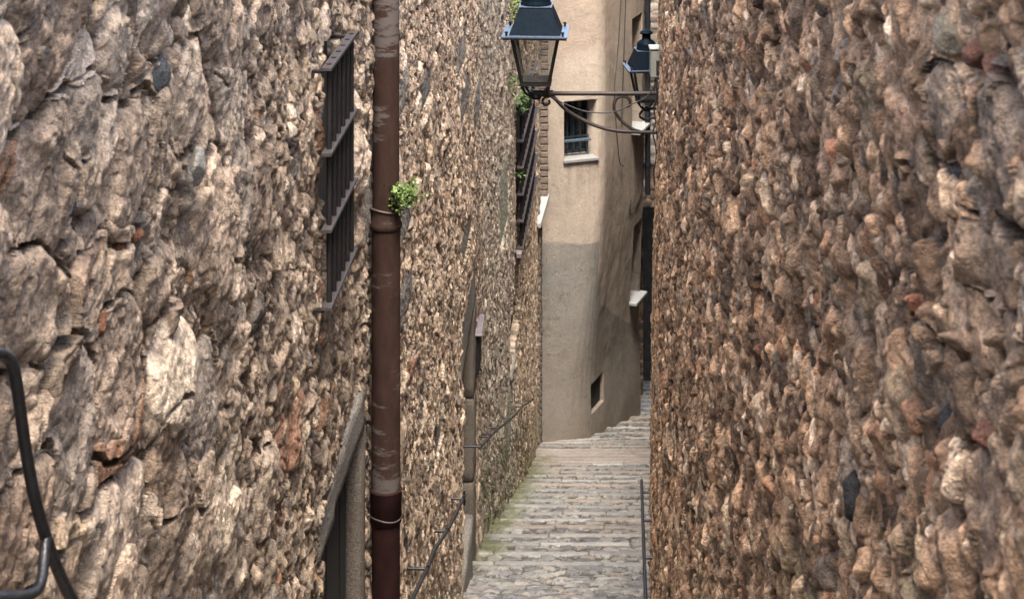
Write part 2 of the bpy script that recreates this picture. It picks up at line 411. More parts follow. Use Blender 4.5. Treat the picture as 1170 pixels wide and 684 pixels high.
    crag = (1-np.abs(2*fbm(Yg*13, Z*10, 11, 4, .6)-1))
    base_ = np.where(near > 0, near, 0)*0 + (0 if side > 0 else -.004)
    mortar = base_ - .007*(1-near) + .012*(fbm(Yg*9, Z*9, 5)-.30) + .020*(crag-.75)*near + .022*(fbm(Yg*2.1+7, Z*2.1, 6, 2)-.5) + .006*(fbm(Yg*45, Z*45, 2, 3)-.5)*2
    H = mortar.astype(np.float32); 
    n_ = fbm(Yg*1.3, Z*1.3, 7, 3)
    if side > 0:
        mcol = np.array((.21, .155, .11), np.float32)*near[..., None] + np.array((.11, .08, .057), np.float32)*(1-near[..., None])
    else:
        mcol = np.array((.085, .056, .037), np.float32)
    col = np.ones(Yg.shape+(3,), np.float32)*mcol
    for hh, idv, dd in (ti, sm, mid, big):
        m = hh > H
        H = np.where(m, hh, H)
        pc = palette((idv*7.31) % 1, cols, wts) * (.70 + .62*((idv*91.7) % 1))[..., None]
        col = np.where(m[..., None], pc, col)
    for kb, (y0, z0, aa, bb, th, cc) in enumerate(big_list(side)):
        du = wu - y0 + .03*(fbm(Yg*7+kb, Z*7, 2, 3)-.5); dv = wv - z0; x_ = (du*math.cos(th)+dv*math.sin(th))/aa; y_ = (dv*math.cos(th)-du*math.sin(th))/bb
        dd = np.maximum((np.abs(x_)**3+np.abs(y_)**3)**(1/3), np.abs(.62*x_+.62*y_*(1 if kb % 2 else -1))*1.05)
        hh = (.042 if side > 0 else .022)*np.sqrt(np.clip(1-dd**5, 0, 1))*(1+.35*x_*(1 if kb % 3 else -1)+.3*y_)
        m = (dd < 1) & (hh > H-.012)
        ring = (dd >= 1) & (dd < 1.12); H = np.where(ring, np.minimum(H, .004 + .1*H), H)
        H = np.where(m, hh, H); col = np.where(m[..., None], np.array(cc, np.float32), col)
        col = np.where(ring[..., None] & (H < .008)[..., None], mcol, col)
    # chips and faces of each stone: mottling that belongs to the stone
    mot = fbm(Yg*38, Z*38, 8, 3); mot2 = fbm(Yg*9+3, Z*9, 10, 3)
    col *= (.55 + .95*mot)[..., None]
    col *= (1 + .5*(mot2-.5))[..., None]
    # lime bloom on some faces
    lime = ss(.54, .70, fbm(Yg*6+31, Z*6, 3, 4)) * .4 * ss(-.004, .006, H)
    lc = np.array((.54, .46, .37) if side > 0 else (.42, .325, .245), np.float32)
    col = col*(1-lime[..., None]) + lc*lime[..., None]
    Hraw = H.copy()
    H = H*relief + np.where(ti[0] > 0, ti[0], 0)*.35 + (.018*(.55+.45*ss(3, 5.5, Yg))*(fbm(Yg*24, Z*16, 9, 4, .58)-.5))*relief + .004*(vnoise(Yg*70+Z*40, Z*60-Yg*40, 4)-.5) + .014*(ss(.35, .6, fbm(Yg*10, Z*9, 6, 3))-.5)*near + .05*(fbm(Yg*.7, Z*.7, 10, 2)-.5) + .006
    if side > 0: col *= (1 + .16*ss(7.3, 8.2, Yg))[..., None]
    # missing mortar: deep gaps between stones
    gap = ss(.56, .68, fbm(Yg*17+3, Z*13, 0, 3, .6)) * ss(.010, -.002, Hraw)
    H = H - .030*gap
    lum = col.mean(-1, keepdims=True); ref = .27 if side > 0 else .22
    col = col*np.clip(lum/ref, .25, 1.9)**(.30 if side > 0 else .45)
    # stonework kept back round the frames
    for (a, b, z0, z1) in CAPS if side > 0 else []:
        H = np.where((Yg > a) & (Yg < b) & (Z > z0) & (Z < z1), np.minimum(H, .004), H)
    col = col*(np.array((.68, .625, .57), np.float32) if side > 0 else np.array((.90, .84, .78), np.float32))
    # flush dressed blocks
    for (a, b, z0, z1, c_) in blocks:
        wob = .012*(vnoise(Yg*14, Z*14, 1)-.5)
        ed = np.minimum(np.minimum(Yg-a, b-Yg), np.minimum(Z-z0, z1-Z)) + wob
        m = ed > 0
        hb = .034 - .02*np.exp(-np.clip(ed, 0, 1)/.012) + .014*(fbm(Yg*40, Z*40, 5, 3)-.5) - .012
        H = np.where(m, hb, H)
        cb = np.array(c_, np.float32)*(.7+.6*fbm(Yg*70, Z*70, 2, 2))[..., None]
        col = np.where(m[..., None], cb, col)
    if side > 0:
        # grey-green weathered stretch and moss near the foot of the far part
        g = ss(13.8, 15.5, Yg)*(1-ss(18.5, 21, Yg))
        gc = np.array((.27, .255, .22), np.float32)
        k_ = (g*(.45+.4*fbm(Yg*3, Z*3, 2, 3)))[..., None]
        col = col*(1-k_*.8) + gc*k_*.8*(.6+.8*mot)[..., None]
        mossm = ss(1.25, .05, (Z - G(Yg)) + 1.3*(fbm(Yg*2.5, Z*4, 6, 3)-.5)) * ss(14, 15.5, Yg)
        mossm = mossm * ss(.35, .6, fbm(Yg*12, Z*12, 1, 3))
        col = col*(1-.75*mossm[..., None]) + np.array((.10, .115, .04), np.float32)*.75*mossm[..., None]
    else:
        mossm = ss(.60, .72, fbm(Yg*3, Z*3+4, 6, 4)) * ss(-1.9, -2.5, Z/np.maximum(Yg, 2)*4.6) * .5
        col = col*(1-mossm[..., None]) + np.array((.16, .16, .09), np.float32)*mossm[..., None]
    Hs = H.copy()
    H = np.where(rec > 0, np.where(rec < 1, 0, .25)*H - dep*rec, H)
    Yg = Yreal + np.where(rec > 0, sgn*Hs, 0)
    P = np.stack([np.repeat(X[:, None], Z.shape[1], 1), Yg, Z], -1)
    if side < 0: P[..., 0] += .019*(Z + 5.0)*ss(5, 8, Yg)                       # slight batter of the right wall
    P = P + N[:, None, :]*H[..., None]
    thick = np.repeat((-N*.7)[:, None, :], Z.shape[1], 1)
    return grid_mesh(name, P, col, M_rubble, parent, thick=thick, smooth=False)

# ------------------------------------------------------------------ LANE (setting)
def build_lane():
    ys = [-3.0]
    while ys[-1] < 46: ys.append(ys[-1] + (.05 if ys[-1] < 11.3 else .014 if ys[-1] < 24 else .02 if ys[-1] < 36 else .2))
    ys = np.array(ys); nu = len(ys); nvv = 190
    xl = np.where(ys < 28.5, XL(ys)-.12, -1.5 + 0*ys); xr = XR(ys)+.3
    xl = np.where(ys >= 28.5, np.interp(ys, [28.5, 29, 46], [.3, -.4, -.8]), xl); xr = np.where(ys > 33, 4.5, xr)
    tt = np.linspace(0, 1, nvv)
    X = xl[:, None] + (xr-xl)[:, None]*tt[None]; Y = np.repeat(ys[:, None], nvv, 1)
    base = G(Y)
    # shallow steps: cumulative warped step phase
    Yw = Y + .10*(fbm(X*1.6, Y*.35, 3, 3)-.5) + .03*(vnoise(X*9, Y*2, 4)-.5) + .05*X
    run = .62; ph = Yw/run; fr = ph - np.floor(ph); sid = np.floor(ph).astype(int)
    rj = TAB[2][sid & 255, 7]
    landing = (ys < 13.2)[:, None] & np.ones_like(fr, bool)
    riser = .13
    # tread rises above the mean slope towards the nosing, then drops
    step = riser*(fr - .5); 
    step = np.where(landing, .2*step, step)
    nose = (fr > .84) & ~landing
    # nosing stones: long flat slabs laid across, joints every ~.25-.5 m
    ln = .35 + .6*TAB[3][sid & 255, 20]; jx = X/ln + TAB[4][sid & 255, 5]*9; jf = jx - np.floor(jx); jid = np.floor(jx).astype(int)
    sj = TAB[5][sid & 255, jid & 255]
    edge = np.minimum(np.minimum(jf, 1-jf)*ln, np.minimum(fr-.84, 1-fr)*run)
    nh = .01 + .016*ss(0, .014, edge) + .012*(sj-.5)
    # cobbles between
    wu = X + .02*(fbm(X*9, Y*9, 1)-.5); wv = Y + .02*(fbm(X*9+7, Y*9, 2)-.5)
    cb = stones(wu, wv, .10, .6, .93, 5, .034, pw=2.6, ang=1.1, rmin=.32, rmax=.74, tilt=.5); c2 = stones(wu, wv, .04, .8, .8, 6, .012)
    H = np.maximum(cb[0], c2[0]); H = np.maximum(H, .002*fbm(X*30, Y*30, 3))
    idv = np.where(cb[0] > c2[0], cb[1], c2[1])
    gp = [(.33,.31,.285),(.26,.25,.24),(.38,.345,.305),(.21,.205,.205),(.34,.28,.235),(.44,.42,.38),(.17,.16,.15)]
    col = palette((idv*5.7) % 1, gp, [20, 20, 14, 14, 7, 9, 10])
    jo = np.maximum(cb[0], c2[0]) < .008
    col = np.where(jo[..., None], np.array((.09, .077, .062), np.float32), col)
    ncol = palette((sj*3.3) % 1, [(.42,.39,.35),(.34,.325,.30),(.38,.32,.27),(.50,.475,.44),(.30,.285,.265)], [20, 20, 9, 14, 12])
    # some nosings are wholly pinkish brick-stone
    pink = ((rj > .6) & (sj > .45))[..., None]
    ncol = np.where(pink, np.array((.35, .29, .24), np.float32)*(.85+.3*sj[..., None]), ncol)
    ncol = np.where((edge < .006)[..., None], np.array((.12, .10, .08), np.float32), ncol)
    dirt = ((fr < .09) & ~landing & (fbm(X*6, Y*3, 2, 2) > .34))[..., None]
    col = np.where(dirt, np.array((.06, .05, .04), np.float32), col); H = np.where(dirt[..., 0], -.012, H)
    col = col*.86
    col = np.where(nose[..., None], ncol, col); H = np.where(nose, nh, H)
    # smooth paved bands (worn slabs) near the turn
    slab = ss(23.5, 24.2, Y)*(1-ss(26.6, 27.2, Y))
    col = col*(1-.7*slab[..., None]) + np.array((.45, .38, .32), np.float32)*.7*slab[..., None]; H = H*(1-.8*slab)
    # dirt and moss along the left foot of the wall (width of its own, follows the wall)
    dl = X - XL(np.minimum(Y, 28.5))
    moss = ss(.34, .0, dl + .35*(fbm(X*4, Y*2.2, 5, 4)-.5))*ss(13, 14.5, Y)*(1-ss(24, 27, Y))
    moss = moss*ss(.3, .55, fbm(X*14, Y*14, 8, 3)+.15)
    col = col*(1-.8*moss[..., None]) + np.array((.13, .14, .05), np.float32)*.8*moss[..., None]
    col = col*(.8+.4*fbm(X*5, Y*5, 7, 3))[..., None]*(.8+.4*fbm(X*40, Y*40, 9, 2))[..., None]
    col = col*np.array((.55, .56, .565), np.float32)
    Z = base + step + H*.9 + .02*(fbm(X*1.1, Y*1.1, 6, 2)-.5)
    Z -= .10*ss(1.1, .1, np.abs(X-.75))*ss(27, 29, Y)*(1-ss(29.5, 30.5, Y))*.5
    P = np.stack([X, Y, Z], -1)
    o = grid_mesh('stepped_lane', P, col, M_ground)
    return tag(o, kind='structure')
build_lane()
# ground sheet far beyond, below the lane
me = bpy.data.meshes.new('ground'); me.from_pydata([(-300, -300, -60), (300, -300, -60), (300, 300, -60), (-300, 300, -60)], [], [(0, 1, 2, 3)])
tag(link('ground', me, simple('earth', (.12, .10, .08), .95)), kind='structure')

# ------------------------------------------------------------------ LEFT HOUSE
left = empty('stone_house', (-.6, 10, -5.4), 'long rubble stone house wall on the left with iron grilles and low doorways', 'house')
GY, DY = (.0016, .0016), None
OPEN_L = [(6.02, 6.42, -2.02, -1.17, .05),           # barred window
          (5.98, 7.02, -5.2, -2.92, .12),            # cellar door
          (12.25, 13.75, -7.2, -4.72, .12),          # low doorway
          (19.7, 22.6, -6.15, -4.55, .07),           # far grille
          (18.85, 20.5, -7.22, -6.66, .09)]          # niche
GREYB = (.20, .182, .16); PALEB = (.28, .25, .21)
BLK = [(7.05, 7.3, -2.2, -1.95, PALEB), (8.2, 8.75, -1.98, -1.80, PALEB), (8.4, 8.9, -2.62, -2.42, GREYB), (8.28, 8.9, -2.83-.2, -2.83, GREYB),
       (9.3, 9.9, -2.2, -2.03, GREYB), (11.6, 12.6, -2.55, -2.3, PALEB), (12.0, 13.0, -2.95, -2.7, GREYB), (13.6, 14.6, -3.4, -3.1, GREYB),
       (12.1, 13.2, -3.95, -3.72, GREYB), (10.0, 10.5, -4.4, -4.2, GREYB), 
       (18.0, 18.9, -8.0, -7.32, (.30, .31, .22)), (17.2, 18.4, -5.4, -4.7, (.27, .30, .2)),]
build_wall('wall', 1, -3, 27.2, 540, .0012, .4, OPEN_L, BLK, left, BEIGE, W_L, 3)

def wallframe(Y, side=1):
    f = XL if side > 0 else XR
    s_ = float(f(Y+.05)-f(Y-.05))/.1
    t_ = Vector((s_, 1, 0)).normalized(); n_ = Vector((t_.y, -t_.x, 0))*side
    return Vector((float(f(Y)), Y, 0)), t_, n_
def rot_wall(Y, side=1):
    p, t_, n_ = wallframe(Y, side)
    return Matrix((n_, t_, Vector((0, 0, 1)))).transposed().to_4x4()      # local x = out of wall, y = along, z up
def wp(Y, Z, out=0, side=1):
    p, t_, n_ = wallframe(Y, side); return Vector((p.x, p.y, Z)) + n_*out
def wbox(mb, Ya, Yb, Za, Zb, o0, o1, side=1, bev=0):
    Ym = (Ya+Yb)/2; p0 = wp(Ya, 0, 0, side); p1 = wp(Yb, 0, 0, side); ln = (p1-p0).length
    rot = rot_wall(Ym, side); c = (p0+p1)/2; _, _, n_ = wallframe(Ym, side)
    c = c + n_*((o0+o1)/2); c.z = (Za+Zb)/2
    return mb.box(c, (o1-o0, ln, Zb-Za), rot, bev)

def rough_block(name, Ya, Yb, Za, Zb, o0, o1, mat, parent, side=1, amp=.012, cut=None, label=None):
    """a hand-cut stone: subdivided box with an uneven surface"""
    mb = MB(); wbox(mb, Ya, Yb, Za, Zb, o0, o1, side, .012)
    bm = mb.bm
    for _ in range(3):
        bmesh.ops.subdivide_edges(bm, edges=[e for e in bm.edges if e.calc_length() > .06], cuts=1, use_grid_fill=True)
    for v in bm.verts:
        p = v.co
        a = float(fbm(np.array([p.y*7+p.x*5]), np.array([p.z*7+p.x*3]), 3, 4)[0])-.5
        v.co += Vector((a, a*.4, a*.8))*amp*2
    return mb.build(name, mat, parent, smooth=True, label=label)

# barred window 1
win = MB(); wbox(win, 6.025, 6.415, -2.01, -1.18, -.048, -.03); win = win.build('window', M_shade, left, label='near-black panel painted as the shade of the window behind an iron grille')  # shallow recess; the panel's near-black colour stands in for its shade
gr = MB()
ZB = [-1.205, -1.485, -1.735, -1.99]
bars_h = []
for z in ZB: wbox(gr, 5.74, 6.38, z-.004, z+.006, .052, .086)
grille = gr.build('grille', M_ironflat, left, label='projecting grille of four flat cross bars')
for k in range(6):
    b = MB(); y = 5.80 + k*.106; p = wp(y, 0, .069); b.tube([(p.x, p.y, -2.0), (p.x, p.y, -1.196)], .009, 8)
    b.build('bar', M_iron, grille, True)
st = MB()
for z in (-1.205, -1.99):
    for y in (5.76, 6.36):
        st = MB(); wbox(st, y-.012, y+.012, z-.014, z-.0045, -.08, .06); st.build('fixing', M_iron, grille)
    


# cellar door
rough_block('lintel', 5.90, 7.06, -2.915, -2.755, -.28, .018, M_dressed, left, amp=.022, label='grey stone lintel over the cellar door')
rough_block('jamb', 6.985, 7.12, -5.1, -2.92, -.055, .014, M_door_stone, left)
M_doordark = simple('near_black_planks', (.006, .0045, .0035), .95, var=.4, scale=14, bump=.4)  # near-black plank colour shared by both doors
dm = MB()
for k in range(6): wbox(dm, 5.99+k*.172, 5.99+k*.172+.168, -4.9, -2.93, -.075, -.052+.004*(k % 2), bev=.004)
door = dm.build('door', M_doordark, left, label='dark plank cellar door in a low opening')

# low doorway 2
rough_block('lintel', 12.1, 13.98, -4.75, -4.33, -.35, .018, M_dressed, left, label='grey stone lintel over the further doorway')
zj = [-7.0, -6.1, -5.45, -4.75]
for a, b in zip(zj[:-1], zj[1:]):
    rough_block('jamb', 13.70, 14.02, a+.004, b-.004, -.11, .014, M_door_stone, left, amp=.015)
dm = MB()
for k in range(7): wbox(dm, 12.28+k*.205, 12.28+k*.205+.2, -6.5, -4.77, -.115, -.09+.004*(k % 2), bev=.004)
dm.build('door', M_doordark, left, label='dark door deep in the further doorway')
rough_block('threshold', 11.75, 13.3, -6.9, -6.16, -.3, .03, M_dressed, left, label='pale stone threshold block at the doorway foot')

# far grille
g2 = MB()
for z in np.linspace(-6.12, -4.62, 6): wbox(g2, 19.6, 22.55, z-.007, z+.007, .05, .125)
g2 = g2.build('grille', M_ironflat, left, label='far projecting grille below the hanging plant')
for k in range(12):
    b = MB(); p = wp(19.7+k*.25, 0, .08); b.tube([(p.x, p.y, -6.14), (p.x, p.y, -4.6)], .016, 6); b.build('bar', M_iron, g2, True)
wn = MB(); wbox(wn, 19.72, 22.58, -6.14, -4.56, -.065, -.045); wn.build('window', M_shade, left, label='near-black panel painted as the shade behind the far grille')  # flat panel coloured as the shade behind the bars
br = MB(); wbox(br, 19.45, 19.6, -6.17, -6.13, -.02, .10); br.build('bracket', M_lavender, g2)
wn = MB(); wbox(wn, 18.9, 20.46, -7.21, -6.67, -.085, -.07); wn.build('window', M_shade, left, label='near-black panel painted as the shade of a small niche low in the far part')  # niche shade painted as a near-black panel close to the wall face
rough_block('niche_sill', 18.8, 19.5, -7.30, -7.23, -.2, .045, M_dressed, left)

# ------------------------------------------------------------------ RIGHT HOUSE
right = empty('stone_wall', (1.0, 10, -5.4), 'brown rubble and pebble wall filling the right side of the lane', 'wall')
BLKR = []
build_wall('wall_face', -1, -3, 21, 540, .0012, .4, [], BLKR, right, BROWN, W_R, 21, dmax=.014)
def coarse_tail():
    ys = np.linspace(21.0, 35.0, 260); X = XR(ys); zt = -1.8
    Z = np.linspace(zt, -15, 200)[None]*np.ones((260, 1)); Y = np.repeat(ys[:, None], 200, 1)
    s_ = stones(Y, Z, .22, .8, .9, 9, .05)
    col = palette((s_[1]*7.3) % 1, BROWN, W_R)
    P = np.stack([X[:, None] - np.maximum(s_[0], 0) + .019*(Z+5), Y, Z], -1)
    grid_mesh('wall_face', P, col*.54, M_rubble, right, thick=np.full(P.shape, 0.)+np.array((.7, 0, 0)))
coarse_tail()
# single stones that stand proud of the wall face
def proud(Y, Z, size, col, seed, side=-1, parent=right, out=.03, label=None):
    rn = random.Random(seed)
    bm = bmesh.new(); bmesh.ops.create_icosphere(bm, subdivisions=4, radius=1)
    cuts = [(Vector((rn.uniform(-1, 1), rn.uniform(-1, 1), rn.uniform(-1, 1))).normalized(), rn.uniform(.55, .85)) for _ in range(11)]
    for v in bm.verts:
        p = v.co.copy()
        for n_, dd in cuts:
            q = p.dot(n_)
            if q > dd: p -= n_*(q-dd)
        v.co = p*(1+.08*(float(fbm(np.array([p.x*4+p.z*3+9]), np.array([p.y*4+seed]), 2, 4)[0])-.5))
    rot = rot_wall(Y, side)
    bmesh.ops.transform(bm, matrix=Matrix.Translation(wp(Y, Z, out, side)) @ rot @ Matrix.Rotation(rn.uniform(-.4, .4), 4, 'X') @ Matrix.Diagonal((size[0], size[1], size[2], 1)), verts=bm.verts[:])
    me = bpy.data.meshes.new('proud_stone'); bm.to_mesh(me); bm.free()
    a = me.color_attributes.new('Col', 'FLOAT_COLOR', 'POINT'); c = np.ones((len(me.vertices), 4), np.float32); c[:, :3] = np.array(col)*.6
    c[:, :3] *= rng.uniform(.9, 1.1, (len(c), 1)); a.data.foreach_set('color', c.ravel())
    o = link('proud_stone', me, M_rubble, parent, True)
    if label: o['label'] = label

def yR(px):
    lo, hi = 1.0, 7.5
    for _ in range(50):
        m = (lo+hi)/2
        if 585 + F*XR(m)/m > px: lo = m
        else: hi = m
    return lo
def proudR(px, py, s, col, seed, out=.03, label=None):
    y = yR(px); proud(y, -(py+340)*y/F, s, col, seed, -1, right, out, label)
def proudL(px, py, s, col, seed, out=.03, label=None):
    y = yL(px); proud(y, -(py+340)*y/F, s, col, seed, 1, left, out, label)
proudR(1103, 38, (.03, .045, .026), (.34, .28, .20), 1, .018, 'pale angular stone standing proud near the top')
proudR(985, 560, (.04, .055, .048), (.045, .042, .042), 2, .006, 'black stone standing proud of the wall')
proudR(1015, 140, (.03, .05, .045), (.09, .095, .105), 3, .004, 'dark blue stone')
proudR(1092, 478, (.02, .03, .02), (.06, .06, .062), 4, .006, 'small dark stone')
proudR(962, 305, (.035, .04, .034), (.33, .25, .17), 5, .008, 'tan pebble')
proudR(868, 290, (.03, .05, .03), (.33, .24, .15), 6, .005, 'yellow brown stone')
for k, (px, py) in enumerate([(1128, 62), (1150, 78), (872, 402), (1087, 512), (838, 430), (1140, 500)]):
    proudR(px, py, (.022, .03, .02), (.28, .13, .085), 30+k, .008, 'brick red fragment')
for k, (px, py, s) in enumerate([(105, 368, .035), (147, 268, .026), (168, 232, .02), (171, 25, .022), (126, 282, .015), (418, 150, .03), (424, 390, .05)]):
    proudL(px, py, (.022, s, s*.8), (.38, .17, .10), 50+k, .012, 'orange brick fragment')
proudL(168, 88, (.03, .045, .05), (.15, .16, .16), 70, .02, 'dark grey stone in the left wall')
proudL(66, 236, (.015, .022, .018), (.12, .13, .16), 71, .02, 'small blue grey pebble')
proudL(185, 440, (.03, .05, .09), (.17, .18, .18), 72, .005, 'upright grey blue stone')
proudL(205, 190, (.03, .045, .045), (.45, .42, .36), 73, .04)

# ------------------------------------------------------------------ PINK-TAN PLASTER HOUSE
ph = empty('plaster_house', (1.4, 29.3, -12.3), 'tan plastered house with rounded corner closing the end of the lane', 'house')
def facade_pts(s, z):
    """s in metres along the face: corner at s=0, negative = front, positive = lane side. arrays s,z"""
    w_ = ss(-7.6, -12.4, z)
    cx = 1.55*(1-w_)+1.20*w_; cy = 29.4*(1-w_)+29.26*w_
    ex = 2.42*(1-w_)+2.28*w_; ey = 32.05*(1-w_)+32.0*w_
    fx_, fy_ = -.9-cx, 28.48-cy; fl = np.hypot(fx_, fy_)
    gx, gy = ex-cx, ey-cy; gl = np.hypot(gx, gy)
    rad = .16 + .26*w_
    tot = 0; px = 0; py = 0
    for o, wt in ((-1, .12), (-.6, .2), (-.2, .18), (.2, .18), (.6, .2), (1, .12)):
        q = s + o*rad
        neg = np.minimum(q, 0); pos = np.maximum(q, 0)*gl/2.95
        px = px + wt*(cx + fx_/fl*(-neg) + gx/gl*pos); py = py + wt*(cy + fy_/fl*(-neg) + gy/gl*pos)
    return px, py, gl
def s_of(px, z):
    s_ = np.linspace(-2.6, 3.0, 1200); x, y, _ = facade_pts(s_, np.full(1200, z)); p = 585 + F*x/y
    return float(np.interp(px, p, s_)), float(np.interp(px, p, y))
def zf(px, py, zg):
    for _ in range(6):
        _, y = s_of(px, zg); zg = -(py+340)*y/F
    return zg
OP = []
def add_op(px0, px1, pyt, pyb, dp):
    zt = zf(px0, pyt, -7.); zb = zf(px0, pyb, -8.); zm = (zt+zb)/2
    OP.append((s_of(px0, zm)[0], s_of(px1, zm)[0], zb, zt, dp)); return OP[-1]
w1 = add_op(644.5, 682, 117, 183, .42)
wA = add_op(722.5, 733.5, 22, 150, .28)
wB = add_op(721.5, 733, 262, 343, .28)
wV = add_op(674, 688, 440, 472, .06)
def build_facade():
    s_ = list(np.arange(-2.6, 2.951, .018)); z = list(np.arange(-14.2, -3.4, .03))
    for (a, b, z0, z1, dp) in OP:
        s_ += [a-.001, a+.001, b-.001, b+.001]; z += [z0-.001, z0+.001, z1-.001, z1+.001]
    s_ = np.array(sorted(s_)); z = np.array(sorted(z))[::-1]
    S, Z = np.meshgrid(s_, z, indexing='ij')
    # keep the end at the corner whatever the height
    X, Y, gl = facade_pts(S, Z)
    X2, Y2, _ = facade_pts(S+.01, Z)
    tx, ty = X2-X, Y2-Y; l = np.hypot(tx, ty); nx, ny = ty/l, -tx/l
    H = .035*(fbm(S*1.1, Z*.9, 1, 3)-.5) + .008*(fbm(S*7, Z*7, 3, 4)-.5) + .003*(fbm(S*30, Z*30, 6, 2)-.5)
    # bottom bulges out slightly
    H = H + .06*ss(-11.2, -12.6, Z)
    tan = np.array((.46, .385, .315), np.float32); grey = np.array((.265, .248, .222), np.float32); dirt = np.array((.30, .245, .195), np.float32)
    pale = np.array((.50, .43, .35), np.float32)
    n1 = fbm(S*2.2+5, Z*1.4, 2, 5); n2 = fbm(S*6, Z*.7, 4, 4, rot=False); n3 = fbm(S*14, Z*14, 5, 3)
    col = tan*(.86+.28*n1)[..., None]
    # pale repaired patch in the upper middle, darker band at the top
    up = ss(-5.95, -5.75, Z + .35*(n1-.5) + .5*ss(-.5, .3, S)*np.sin(S*3))
    col = col*(1-.55*up[..., None]) + np.array((.40, .315, .24), np.float32)*.55*up[..., None]
    mid = ss(-7.0, -6.4, Z+.5*(n1-.5))*(1-up)*ss(-.9, -.2, S+.8*(n2-.5))
    col = col*(1-.45*mid[..., None]) + pale*.45*mid[..., None]
    # weather staining on the lane side
    sd = ss(-.1, .5, S)*ss(.42, .70, n2)*.3
    col = col*(1-sd[..., None]) + dirt*sd[..., None]
    # grey cement render below an irregular line
    line = -8.97 - .10*(S+1.0) + .10*(fbm(S*3, Z*0+2, 7, 3)-.5) - ss(.05, .12, S)*.55 - ss(.3, .36, S)*.5 - np.maximum(S-.36, 0)*.4
    g = ss(.012, -.012, Z-line)
    gg = grey*(.85+.3*n1)[..., None]
    low = ss(-9.7, -11.2, Z + .8*(n1-.5)); gg = gg*(1-.6*low[..., None]) + np.array((.31, .265, .22), np.float32)*.6*low[..., None]
    rs = ss(.5, .8, fbm(S*5+9, Z*.5, 8, 3, rot=False))*ss(.2, .6, S)*.3
    gg = gg*(1-rs[..., None]) + np.array((.33, .24, .17), np.float32)*rs[..., None]
    col = col*(1-g[..., None]) + gg*g[..., None]
    # diagonal brush mark above the lane-side window
    dg = np.exp(-((Z + 8.75 - .95*(S-.5))/.035)**2)*ss(.05, .3, S)*(1-ss(1.5, 1.7, S))*.6
    col = col*(1-dg[..., None]) + pale*dg[..., None]
    # runs below the sills and dark foot
    for (a, b, z0, z1, dp) in OP[:3]:
        rn = ((S > a-.05) & (S < b+.05))*ss(z0-1.1, z0-.05, Z)*(Z < z0)*ss(.42, .62, fbm(S*11, Z*.6, 9, 3, rot=False))*.4
        col = col*(1-rn[..., None]) + dirt*.75*rn[..., None]
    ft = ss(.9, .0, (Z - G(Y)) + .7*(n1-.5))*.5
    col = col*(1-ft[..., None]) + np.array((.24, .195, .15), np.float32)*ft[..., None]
    vs = ss(.55, .75, fbm(S*9+2, Z*.45+.2*n1, 11, 4, rot=False))*(.12+.25*ss(-.1, .5, S))
    col = col*(1-vs[..., None]) + np.array((.25, .20, .155), np.float32)*vs[..., None]
    bl = ss(.58, .66, fbm(S*3.3, Z*2.6, 9, 5))*.22
    col = col*(1-bl[..., None]) + np.array((.36, .30, .24), np.float32)*bl[..., None]
    # hairline cracks and scuffs
    ck = np.abs(fbm(S*1.7, Z*1.7+3, 10, 5)-.5) < .0035
    col = np.where(ck[..., None], col*.72, col)
    col *= (.92+.16*n3)[..., None]
    col = col*.79
    for (a, b, z0, z1, dp) in OP:
        m = (S > a) & (S < b) & (Z > z0) & (Z < z1); H = np.where(m, -dp, H)
    P = np.stack([X+nx*H, Y+ny*H, Z], -1)
    th = np.zeros(P.shape); th[..., 0] = -nx*.45 - .2; th[..., 1] = .35
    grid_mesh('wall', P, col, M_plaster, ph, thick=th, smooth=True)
build_facade()
def fbasis(s_, z):
    x, y, _ = facade_pts(np.array([s_]), np.array([z])); x2, y2, _ = facade_pts(np.array([s_+.02]), np.array([z]))
    t_ = Vector((float(x2-x), float(y2-y), 0)).normalized(); n_ = Vector((t_.y, -t_.x, 0))
    return Vector((float(x), float(y), z)), t_, n_
def fbox(mb, op, s0, s1, z0, z1, o0, o1, bev=0):
    p, t_, n_ = fbasis((op[0]+op[1])/2, (op[2]+op[3])/2); sm_ = (op[0]+op[1])/2
    c = p + t_*((s0+s1)/2-sm_) + n_*((o0+o1)/2); c.z = (z0+z1)/2
    return mb.box(c, (o1-o0, s1-s0, z1-z0), Matrix((n_, t_, Vector((0, 0, 1)))).transposed().to_4x4(), bev)
def window(op, sill, kind, label):
    a, b, z0, z1, dp = op
    m = MB(); fbox(m, op, a+.001, b-.001, z0, z0+.05, -dp+.004, -dp+.05); fbox(m, op, a, b, z1-.05, z1, -dp+.004, -dp+.05)
    fbox(m, op, a, a+.05, z0+.051, z1-.051, -dp+.004, -dp+.048); fbox(m, op, b-.05, b, z0+.051, z1-.051, -dp+.004, -dp+.048)
    fbox(m, op, (a+b)/2-.025, (a+b)/2+.025, z0+.051, z1-.051, -dp+.004, -dp+.046)
    f = m.build('window', M_frame, ph, label=label)
    g = MB(); fbox(g, op, a+.05, b-.05, z0+.05, z1-.05, -dp+.008, -dp+.016); g.build('pane', M_pane, f)
    if kind == 'bars':
        r = MB()
        for zz in (z0+.30, z0+.72): fbox(r, op, a+.0, b, zz-.012, zz+.012, -dp+.12, -dp+.14)
        for k in range(5):
            ss_ = a+.06+k*(b-a-.12)/4; fbox(r, op, ss_-.01, ss_+.01, z0+.02, z1-.02, -dp+.10, -dp+.118)
        r.build('bars', M_frame, f)
        r = MB(); fbox(r, op, a-.0, b-.06, z0+.26, z0+.285, -.20, -.10); fbox(r, op, a+.01, a+.03, z0+.03, z0+.255, -.2, -.18); fbox(r, op, b-.10, b-.08, z0+.03, z0+.255, -.2, -.18)
        r.build('flower_guard', M_lampflat, f)
    r = MB(); fbox(r, op, a-sill[0], b+sill[0], z0-.05, z0+.004, -dp+.07, sill[1], .008); r.build('sill', sill[2], f)
